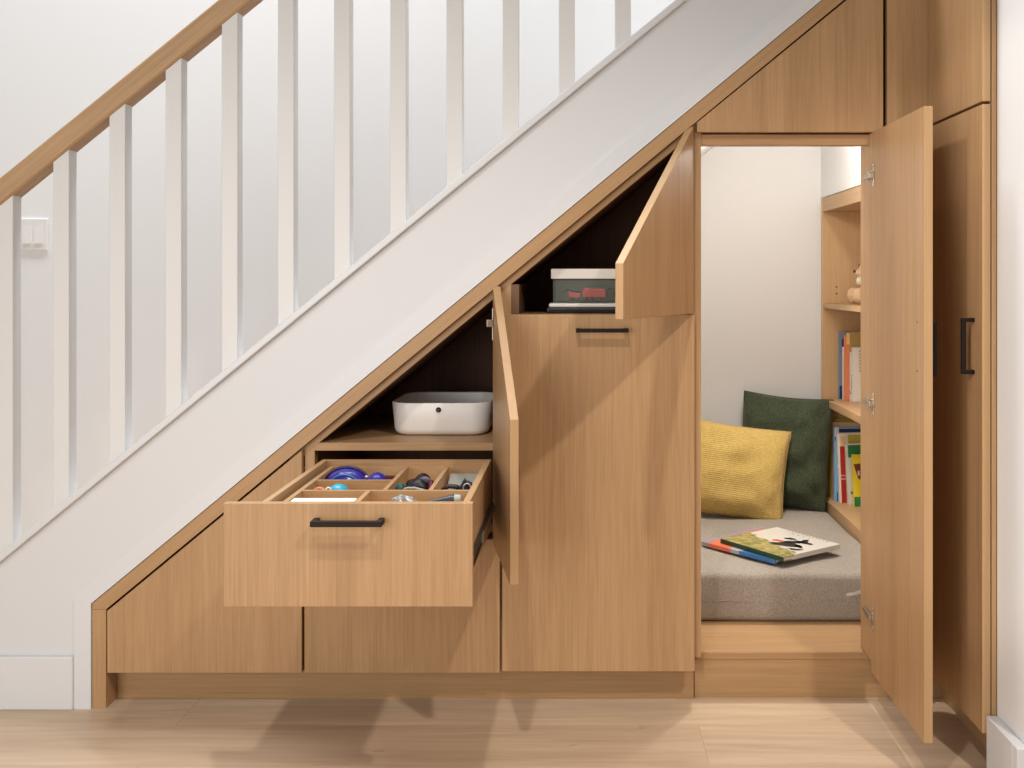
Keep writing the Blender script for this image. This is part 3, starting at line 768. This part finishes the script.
y = 0.930; b, f = shelf_book(at(854.6, y), y, Zs, 0.15, Z(455.0, y) - Zs, 0.014, ('b_yellow', 'b_yellow'), 'yellow book with a maroon patch nearest the open door, bottom shelf', G2, lean=-0.03)
obj('cover_art', prism([(0.0005, 0.140), (0.10, 0.150), (0.10, 0.090), (0.016, 0.090)], -0.0004, -0.0001), 'b_maroon', b, world=f); patch(b, f, 'b_leaf', 0.0, 0.10, 0.0, 0.032); patch(b, f, 'b_white', 0.014, 0.019, 0.103, 0.118, y=-0.0007)

# ---- plush bear sitting on the top shelf
tb_ = Vector((0.985, 0.93, 0.9392))
bear = thing('plush_toy', tb_, 'tan plush toy with a cream bow sitting on the top shelf', 'toy')
bm = bmesh.new()
add_ball(bm, tb_ + Vector((-0.006, 0.01, 0.046)), 0.045, (1, 0.9, 1.02))
add_ball(bm, tb_ + Vector((-0.030, 0.005, 0.116)), 0.038, (1, 0.95, 0.95))
add_ball(bm, tb_ + Vector((-0.066, 0.0, 0.104)), 0.018, (1, 1, 0.8))
for s in (-1, 1):
    add_ball(bm, tb_ + Vector((-0.018, s * 0.033, 0.153)), 0.016, (0.7, 1, 1))
    add_ball(bm, tb_ + Vector((-0.048, s * 0.030, 0.030)), 0.021, (1.9, 1, 1.1))
    add_ball(bm, tb_ + Vector((-0.080, s * 0.034, 0.028)), 0.023, (0.85, 1, 1.2))
    add_ball(bm, tb_ + Vector((-0.022, s * 0.046, 0.070)), 0.016, (1.3, 1, 1.8), Matrix.Rotation(0.6, 4, 'Y'))
body = obj('body', bm, 'plush', bear, smooth=True)
rm = body.modifiers.new('one_skin', 'REMESH'); rm.mode = 'VOXEL'; rm.voxel_size = 0.004; rm.use_smooth_shade = True
sm = body.modifiers.new('soft', 'SMOOTH'); sm.iterations = 6
bm = bmesh.new()
for s in (-1, 1): add_ball(bm, tb_ + Vector((-0.066, s * 0.016, 0.078)), 0.013, (0.6, 1.2, 1.2), Matrix.Rotation(s * 0.5, 4, 'X'))
add_ball(bm, tb_ + Vector((-0.070, 0, 0.078)), 0.007)
obj('bow', bm, 'cream', bear, smooth=True)
bm = bmesh.new(); add_ball(bm, tb_ + Vector((-0.084, 0, 0.108)), 0.005); obj('nose', bm, 'ink', bear, smooth=True)
for s in (-1, 1):
    bm = bmesh.new(); add_ball(bm, tb_ + Vector((-0.064, s * 0.015, 0.128)), 0.004); obj('eye', bm, 'ink', bear, smooth=True)

# ================================================================== OPEN SHELF: white bin
def rrect(cx, cy, w, d, r, n=7):
    pts = []
    for qx, qy, a0 in ((1, 1, 0), (-1, 1, 90), (-1, -1, 180), (1, -1, 270)):
        for i in range(n + 1):
            a = math.radians(a0 + 90 * i / n)
            pts.append((cx + qx * (w/2 - r) + r * math.cos(a), cy + qy * (d/2 - r) + r * math.sin(a)))
    return pts
def loft(bm, rings, cap0=True, cap1=False):
    R = [[bm.verts.new(p) for p in ring] for ring in rings]
    n = len(R[0])
    for A, B in zip(R, R[1:]):
        for k in range(n): bm.faces.new((A[k], A[(k+1) % n], B[(k+1) % n], B[k]))
    if cap0: bm.faces.new(R[0][::-1])
    if cap1: bm.faces.new(R[-1])
    bmesh.ops.recalc_face_normals(bm, faces=bm.faces)
bx, by, bz_ = -0.3555, 0.243, ZS1 + 0.0003
bw_, bd_, bh_ = 0.246, 0.250, 0.083
bin_ = thing('storage_bin', (bx, by, bz_), 'white rounded plastic bin with a black button on the open shelf', 'bin')
bm = bmesh.new(); rings = []
for z, k in ((0.0, -0.020), (0.002, -0.014), (0.007, -0.006), (0.016, -0.002), (0.045, 0.0), (bh_ - 0.002, 0.004), (bh_, 0.003), (bh_, -0.001), (bh_ - 0.003, -0.0015), (0.012, -0.006), (0.006, -0.016), (0.005, -0.03)):
    w_, d_ = bw_ + 2 * k, bd_ + 2 * k
    rings.append([(a, b, bz_ + z) for a, b in rrect(bx, by, w_, d_, max(0.02, 0.050 + k))])
loft(bm, rings, True, True)
obj('tub', bm, 'plastic', bin_, smooth=True)
bm = bmesh.new(); bc = (X(438.5, 0.115), by - bd_/2 - 0.0035, Z(409.8, 0.115))
add_cyl(bm, bc, (0, 1, 0), 0.0066, 0.004, 24); obj('button', bm, 'black', bin_, bevel=0.001)
bm = bmesh.new()
bmesh.ops.create_circle(bm, segments=20, radius=0.0022, cap_ends=True, matrix=Matrix.Translation((bc[0], bc[1] - 0.0022, bc[2])) @ Matrix.Rotation(PI/2, 4, 'X'))
obj('button_hole', bm, 'brown', bin_)

# ================================================================== UPPER BOX: tablet, paper box, clear box, toy
ty = 0.075; tzb = 0.9382
paint('slate', (0.030, 0.030, 0.034), 0.4)
paint('lidwhite', (0.72, 0.67, 0.62), 0.45)
x0, x1 = X(546.5, ty), X(546.5, ty) + 0.235
t = thing('folder', ((x0+x1)/2, ty + 0.1, tzb), 'dark slate zipped folder at the bottom of the upper cabinet pile', 'folder')
obj('shell', box(x0, x1, ty, ty + 0.20, tzb, tzb + 0.0135), 'slate', t, bevel=0.005, seg=3)
bm = bmesh.new(); add_tube(bm, [(x0 + 0.006, ty - 0.0006, tzb + 0.007), (x1 - 0.006, ty - 0.0006, tzb + 0.007)], 0.0012, 6); obj('zip', bm, 'black', t)
obj('tray', box(x0 + 0.006, x1 - 0.004, ty + 0.002, ty + 0.195, tzb + 0.0138, tzb + 0.0235), 'lidwhite', label='flat white tray between the dark folder and the clear box', cat='tray', bevel=0.003)
# clear box
def clear_mat():
    m, nt, b = new_mat('clear_grey_plastic'); L = nt.links.new
    b.inputs['Base Color'].default_value = (0.50, 0.52, 0.48, 1); b.inputs['Roughness'].default_value = 0.12
    tr = N(nt, 'ShaderNodeBsdfTransparent'); tr.inputs['Color'].default_value = (0.86, 0.89, 0.86, 1)
    mx = N(nt, 'ShaderNodeMixShader'); mx.inputs[0].default_value = 0.09
    L(tr.outputs[0], mx.inputs[1]); L(b.outputs[0], mx.inputs[2])
    L(mx.outputs[0], nt.nodes['Material Output'].inputs['Surface'])
    return m
M['clear'] = clear_mat()
paint('bgrey', (0.45, 0.46, 0.41), 0.8)
qz = tzb + 0.0238; qy = 0.085
qx0 = X(553.0, qy); qx1 = qx0 + 0.205
zl0, zl1 = Z(279.0, qy), Z(268.8, qy)
t = thing('clear_box', ((qx0+qx1)/2, qy + 0.08, qz), 'clear plastic box with a white lid on the upper cabinet pile', 'box')
bm = bmesh.new()
w_ = 0.0018
add_box(bm, qx0, qx1, qy, qy + w_, qz, zl0); add_box(bm, qx0, qx1, qy + 0.15, qy + 0.15 + w_, qz, zl0)
add_box(bm, qx0, qx0 + w_, qy + w_, qy + 0.15, qz, zl0); add_box(bm, qx1 - w_, qx1, qy + w_, qy + 0.15, qz, zl0)
add_box(bm, qx0 + w_, qx1 - w_, qy + w_, qy + 0.15, qz, qz + w_)
obj('tub', bm, 'clear', t)
obj('lid', box(qx0 - 0.005, qx1 + 0.005, qy - 0.004, qy + 0.156, zl0 + 0.0003, zl1), 'lidwhite', t, bevel=0.002)
obj('liner', box(qx0 + 0.003, qx1 - 0.003, qy + 0.140, qy + 0.146, qz + 0.003, zl0 - 0.003), 'bgrey', t)
# red toy vehicle in the box
paint('toyred', (0.80, 0.10, 0.09), 0.35); 
cz0 = qz + 0.0035
tv = thing('toy_car', (qx0 + 0.10, qy + 0.03, cz0), 'red toy truck with black wheels inside the clear box', 'toy')
bm = prism([(qx0 + 0.074, cz0 + 0.010), (qx0 + 0.130, cz0 + 0.010), (qx0 + 0.130, cz0 + 0.032), (qx0 + 0.078, cz0 + 0.034), (qx0 + 0.072, cz0 + 0.028)], qy + 0.012, qy + 0.05); obj('body', bm, 'toyred', tv, bevel=0.003)
bm = bmesh.new()
for xx in (0.084, 0.098, 0.120): add_cyl(bm, (qx0 + xx, qy + 0.014, cz0 + 0.0058), (0, 1, 0), 0.0055, 0.006, 16)
obj('wheels', bm, 'ink', tv)
bm = bmesh.new(); add_tube(bm, [(qx0 + 0.135, qy + 0.012, cz0 + 0.012), (qx0 + 0.135, qy + 0.012, cz0 + 0.031), (qx0 + 0.150, qy + 0.012, cz0 + 0.031), (qx0 + 0.150, qy + 0.012, cz0 + 0.012)], 0.002, 6); obj('frame', bm, 'ink', tv)
tv = thing('toy_car', (qx0 + 0.05, qy + 0.03, cz0), 'red pointed toy racer at the left end of the clear box', 'toy')
bm = prism([(qx0 + 0.040, cz0 + 0.010), (qx0 + 0.066, cz0 + 0.008), (qx0 + 0.069, cz0 + 0.022), (qx0 + 0.050, cz0 + 0.024), (qx0 + 0.036, cz0 + 0.026)], qy + 0.012, qy + 0.04); obj('body', bm, 'toyred', tv, bevel=0.003)
bm = bmesh.new(); add_tube(bm, [(qx0 + 0.026, qy + 0.012, cz0 + 0.024), (qx0 + 0.034, qy + 0.012, cz0 + 0.030), (qx0 + 0.052, qy + 0.012, cz0 + 0.025), (qx0 + 0.069, qy + 0.012, cz0 + 0.024)], 0.0018, 6); obj('handle', bm, 'ink', tv)
bm = bmesh.new()
for xx in (0.045, 0.052, 0.062): add_cyl(bm, (qx0 + xx, qy + 0.014, cz0 + 0.0045), (0, 1, 0), 0.0042, 0.005, 14)
obj('wheels', bm, 'ink', tv)

# ================================================================== THINGS IN THE DRAWER
paint('violet', (0.030, 0.026, 0.30), 0.25); paint('violet_dark', (0.03, 0.008, 0.07), 0.3); paint('wine', (0.10, 0.006, 0.02), 0.5)
paint('turq', (0.02, 0.38, 0.58), 0.3); paint('coral', (0.70, 0.25, 0.12), 0.4); paint('blk', (0.010, 0.009, 0.012), 0.45)
paint('lilac', (0.22, 0.19, 0.28), 0.5); paint('greyp', (0.36, 0.37, 0.33), 0.5); paint('silver', (0.42, 0.41, 0.40), 0.35, metal=0.5)
paint('paper_white', (0.86, 0.85, 0.83), 0.6); paint('teal_dark', (0.01, 0.07, 0.06), 0.5)
# swim goggles in the back left cell
gz = tf + 0.0004
def dome(bm, c, r, sx, sy, sz):
    vv = bmesh.ops.create_uvsphere(bm, u_segments=28, v_segments=16, radius=r, matrix=Matrix.Translation(c) @ Matrix.Diagonal((sx, sy, sz, 1)))['verts']
    low = [v for v in vv if v.co.z < c[2] - 1e-4]
    for v in low: v.co.z = c[2]
gy = -0.165
g = thing('swim_goggles', (-0.50, gy, gz), 'violet blue goggles with a wine red strap in the back left drawer cell', 'goggles')
gx1, gx2 = X(346, gy), X(376.5, gy); r1 = 0.0506; 
bm = bmesh.new(); dome(bm, (gx1 + 0.002, gy, gz + 0.002), r1, 1.0, 0.75, 0.87); obj('lens', bm, 'violet', g, smooth=True)
bm = bmesh.new(); dome(bm, (gx2 + 0.002, gy, gz + 0.002), 0.027, 1.0, 1.2, 1.30); obj('lens', bm, 'violet', g, smooth=True)
bm = bmesh.new()
pts = [(gx1 + 0.002 + math.cos(a) * r1 * 1.02, gy + 0.004, gz + 0.003 + math.sin(a) * r1 * 0.90) for a in [PI * i / 20 for i in range(21)]]
add_tube(bm, pts, 0.0035, 8); obj('rim', bm, 'violet_dark', g, smooth=True)
bm = bmesh.new(); add_tube(bm, [(gx1 + 0.002 + math.cos(a) * r1 * 0.72, gy - 0.026, gz + 0.003 + math.sin(a) * r1 * 0.66) for a in [PI * i / 20 for i in range(21)]], 0.002, 8); obj('rim', bm, 'bk_blue', g, smooth=True)
bm = bmesh.new(); add_tube(bm, [(gx1 + 0.040, gy, gz + 0.024), (gx1 + 0.045, gy, gz + 0.027), (gx2 - 0.018, gy, gz + 0.026)], 0.004, 8); obj('bridge', bm, 'silver', g, smooth=True)
bm = bmesh.new(); add_box(bm, gx2 + 0.018, -0.4095, gy - 0.006, gy + 0.006, gz + 0.018, gz + 0.029); obj('strap', bm, 'wine', g)
# turquoise ball toy and coral ring
cy_ = -0.295
bm = bmesh.new(); add_ball(bm, (X(338.5, cy_), cy_, gz + 0.0190), 0.0215, (1, 1, 0.88))
tq = obj('toy_ball', bm, 'turq', label='turquoise ball toy in the middle left drawer cell', cat='toy', smooth=True)
rz = gz + 0.0190
bm = bmesh.new(); add_tube(bm, [(X(337.5, cy_) - 0.014 + 0.006 * math.cos(a), cy_ - 0.019, rz + 0.006 + 0.009 * math.sin(a)) for a in [2*PI*i/16 for i in range(16)]], 0.002, 6, closed=True)
obj('band', bm, 'paper_white', tq, smooth=True)
bm = bmesh.new(); rx_ = X(321.0, cy_)
add_tube(bm, [(rx_ + 0.0135 * math.cos(a), cy_ - 0.012, gz + 0.0175 + 0.0135 * math.sin(a)) for a in [2*PI*i/24 for i in range(24)]], 0.0034, 8, closed=True)
obj('ring', bm, 'coral', label='small coral ring beside the turquoise ball in the drawer', cat='ring', smooth=True)
# black pouch with lilac patch, tangled strap
ky = -0.225
kx = X(419, ky)
k_ = thing('pouch', (kx, ky, gz), 'crumpled black pouch with a lilac patch in the middle back cell', 'pouch')
bm = bmesh.new(); add_ball(bm, (kx, ky, gz + 0.020), 0.030, (0.95, 1.25, 0.72), u=32, v=20)
for v in bm.verts:
    v.co += (v.co - Vector((kx, ky, gz + 0.020))).normalized() * 0.010 * mnoise.noise(v.co * 45)
    v.co.z = max(v.co.z, gz)
obj('body', bm, 'blk', k_, smooth=True)
bm = bmesh.new(); add_ball(bm, (kx + 0.016, ky - 0.016, gz + 0.034), 0.0125, (1.0, 0.35, 1.0), Matrix.Rotation(0.7, 4, 'X'), u=20, v=12); obj('patch', bm, 'lilac', k_, smooth=True)
bm = bmesh.new(); add_ball(bm, (kx - 0.030, ky - 0.055, gz + 0.019), 0.0115, (1.0, 1, 1.6), u=20, v=12); obj('cap', bm, 'teal_dark', k_, smooth=True)
bm = bmesh.new(); add_tube(bm, [(kx - 0.028 + 0.014 * i, ky - 0.062 + 0.004 * math.sin(i * 1.4), gz + 0.0235 + 0.004 * math.sin(i * 0.9)) for i in range(5)], 0.0025, 8); obj('strap', bm, 'greyp', k_, smooth=True)
bm = bmesh.new(); add_ball(bm, (kx + 0.030, ky - 0.020, gz + 0.018), 0.012, (0.7, 1.6, 1.5), u=20, v=12); obj('flap', bm, 'wine', k_, smooth=True)
# grey card and black clip in the right cell
ey = -0.185; ex = -0.262
fr = Matrix.Translation((ex, ey + 0.005, gz + 0.001)) @ Matrix.Rotation(math.radians(-72), 4, 'X')
bm = box(-0.036, 0.034, -0.001, 0.001, 0.001, 0.072)
obj('card', bm, 'greyp', world=fr, label='grey card leaning at the back of the right drawer cell', cat='card')
t = thing('clip', (ex + 0.012, -0.262, gz), 'black spring clip in front of the grey card in the drawer', 'clip')
bm = prism([(ex - 0.008, gz), (ex + 0.032, gz), (ex + 0.022, gz + 0.028), (ex + 0.013, gz + 0.043), (ex + 0.004, gz + 0.028)], -0.275, -0.252); obj('jaw', bm, 'blk', t, bevel=0.002)
bm = bmesh.new(); add_tube(bm, [(ex - 0.034, -0.272, gz + 0.018), (ex - 0.020, -0.27, gz + 0.028), (ex - 0.004, -0.268, gz + 0.026), (ex + 0.006, -0.266, gz + 0.022)], 0.005, 8)
add_tube(bm, [(ex + 0.014, -0.27, gz + 0.040), (ex + 0.026, -0.27, gz + 0.034), (ex + 0.034, -0.268, gz + 0.018)], 0.0035, 8); obj('lever', bm, 'blk', t, smooth=True)
bm = bmesh.new(); add_tube(bm, [(ex + 0.020 + 0.008 * math.cos(a), -0.278, gz + 0.026 + 0.009 * math.sin(a)) for a in [2*PI*i/16 for i in range(16)]], 0.0018, 6, closed=True); obj('wire', bm, 'silver', t, smooth=True)
# white paper box at the front left, cutter and foil at the front right
obj('paper_box', box(-0.566, -0.4415, -0.485, -0.420, tf + 0.0004, tf + 0.036), 'paper_white', label='flat white paper box in the front left drawer cell', cat='box', bevel=0.002)
fy = -0.42
bm = bmesh.new(); fx = X(404, fy); add_ball(bm, (fx, fy, tf + 0.019), 0.019, (1.5, 1.4, 1.0), u=32, v=20)
for v in bm.verts:
    v.co += (v.co - Vector((fx, fy, tf + 0.019))).normalized() * 0.011 * mnoise.noise(v.co * 75); v.co.z = max(v.co.z, tf + 0.0005)
bmesh.ops.scale(bm, vec=(1, 1, 1.0), verts=bm.verts)
obj('foil', bm, 'silver', label='crumpled silver foil in the front right drawer cell', cat='foil')
kx_ = X(441, fy)
t = thing('penknife', (kx_, fy, tf), 'dark handled penknife with a grey end in the front right cell', 'knife')
fr = Matrix.Translation((kx_, fy, tf + 0.028)) @ Matrix.Rotation(math.radians(-8), 4, 'Y')
bm = bmesh.new(); add_cyl(bm, (0, 0, 0), (1, 0, 0), 0.007, 0.055, 16, 0.012); obj('grip', bm, 'slate', t, world=fr, smooth=False, bevel=0.002)
bm = bmesh.new(); add_cyl(bm, (0.034, 0, 0), (1, 0, 0), 0.0118, 0.0135, 16, 0.009); obj('cap', bm, 'greyp', t, world=fr, bevel=0.002)
bm = bmesh.new(); add_cyl(bm, (-0.02, 0, -0.0205), (0, 0, 1), 0.006, 0.024, 12); add_cyl(bm, (0.022, 0, -0.021), (0, 0, 1), 0.006, 0.019, 12); obj('stand', bm, 'blk', t, world=fr)

# ================================================================== LIGHT
def area(name, loc, target, size, energy, col=(1, 1, 1), shape='DISK', sy=None):
    l = bpy.data.lights.new(name, 'AREA'); l.shape = shape; l.size = size; l.energy = energy; l.color = col
    if sy: l.size_y = sy
    o = bpy.data.objects.new(name, l); COL.objects.link(o); o.location = loc
    o.rotation_euler = (Vector(target) - Vector(loc)).to_track_quat('-Z', 'Y').to_euler()
    return o
def spot(name, loc, target, energy, col, radius=0.05, angle=110, blend=0.6):
    l = bpy.data.lights.new(name, 'SPOT'); l.energy = energy; l.color = col; l.shadow_soft_size = radius
    l.spot_size = math.radians(angle); l.spot_blend = blend
    o = bpy.data.objects.new(name, l); COL.objects.link(o); o.location = loc
    o.rotation_euler = (Vector(target) - Vector(loc)).to_track_quat('-Z', 'Y').to_euler()
    return o
WARM = (1.0, 0.93, 0.855)
spot('downlight_left', (-0.20, -1.55, 2.75), (-0.34, -0.50, 0.15), 92, WARM, 0.035, 80, 1.0)
spot('downlight_right', (1.15, -1.95, 2.75), (0.34, -0.42, 0.1), 152, WARM, 0.05, 62, 1.0)
spot('downlight_far_left', (-1.75, -3.0, 2.30), (0.98, -0.15, 0.85), 190, WARM, 0.03, 19, 0.4)
area('room_fill', (-1.6, -3.1, 1.0), (-0.5, 0, 0.5), 2.0, 50, (1.0, 0.965, 0.93))
area('stair_fill', (-0.9, 0.50, 4.6), (-0.9, 0.95, 0.9), 3.4, 188, (0.96, 0.98, 1.0), 'RECTANGLE', 0.5)  # added overhead fill to brighten the back wall, not a known fixture
l = bpy.data.lights.new('nook_light', 'POINT'); l.energy = 2.9; l.color = (1.0, 0.95, 0.88); l.shadow_soft_size = 0.03
o = bpy.data.objects.new('nook_light', l); COL.objects.link(o); o.location = (0.715, 0.50, 1.47)
area('nook_strip', (0.46, 0.20, 1.40), (0.52, 1.1, 0.62), 0.26, 2.5, (1.0, 0.96, 0.90), 'RECTANGLE', 0.03)
spot('nook_spot', (0.58, 0.46, 1.46), (0.58, 0.50, 0.25), 41, (1.0, 0.95, 0.87), 0.03, 84, 1.0)

w = bpy.data.worlds.new('world'); S.world = w; w.use_nodes = True
w.node_tree.nodes['Background'].inputs['Color'].default_value = (1.0, 0.96, 0.92, 1)
w.node_tree.nodes['Background'].inputs['Strength'].default_value = 0.26
S.view_settings.view_transform = 'Standard'
S.view_settings.look = 'None'
S.view_settings.exposure = 0.0

# ================================================================== CAMERA
cam = bpy.data.cameras.new('camera'); co = bpy.data.objects.new('camera', cam); COL.objects.link(co)
co.location = (0, -D, H); co.rotation_euler = (PI / 2, 0, 0)
cam.sensor_width = 36.0; cam.sensor_fit = 'HORIZONTAL'; cam.lens = 36.0 * (SC * D) / 1024.0
cam.shift_x = -(VX - 512) / 1024.0
cam.shift_y = -(384 - VY) / 1024.0
cam.clip_start = 0.05
S.camera = co
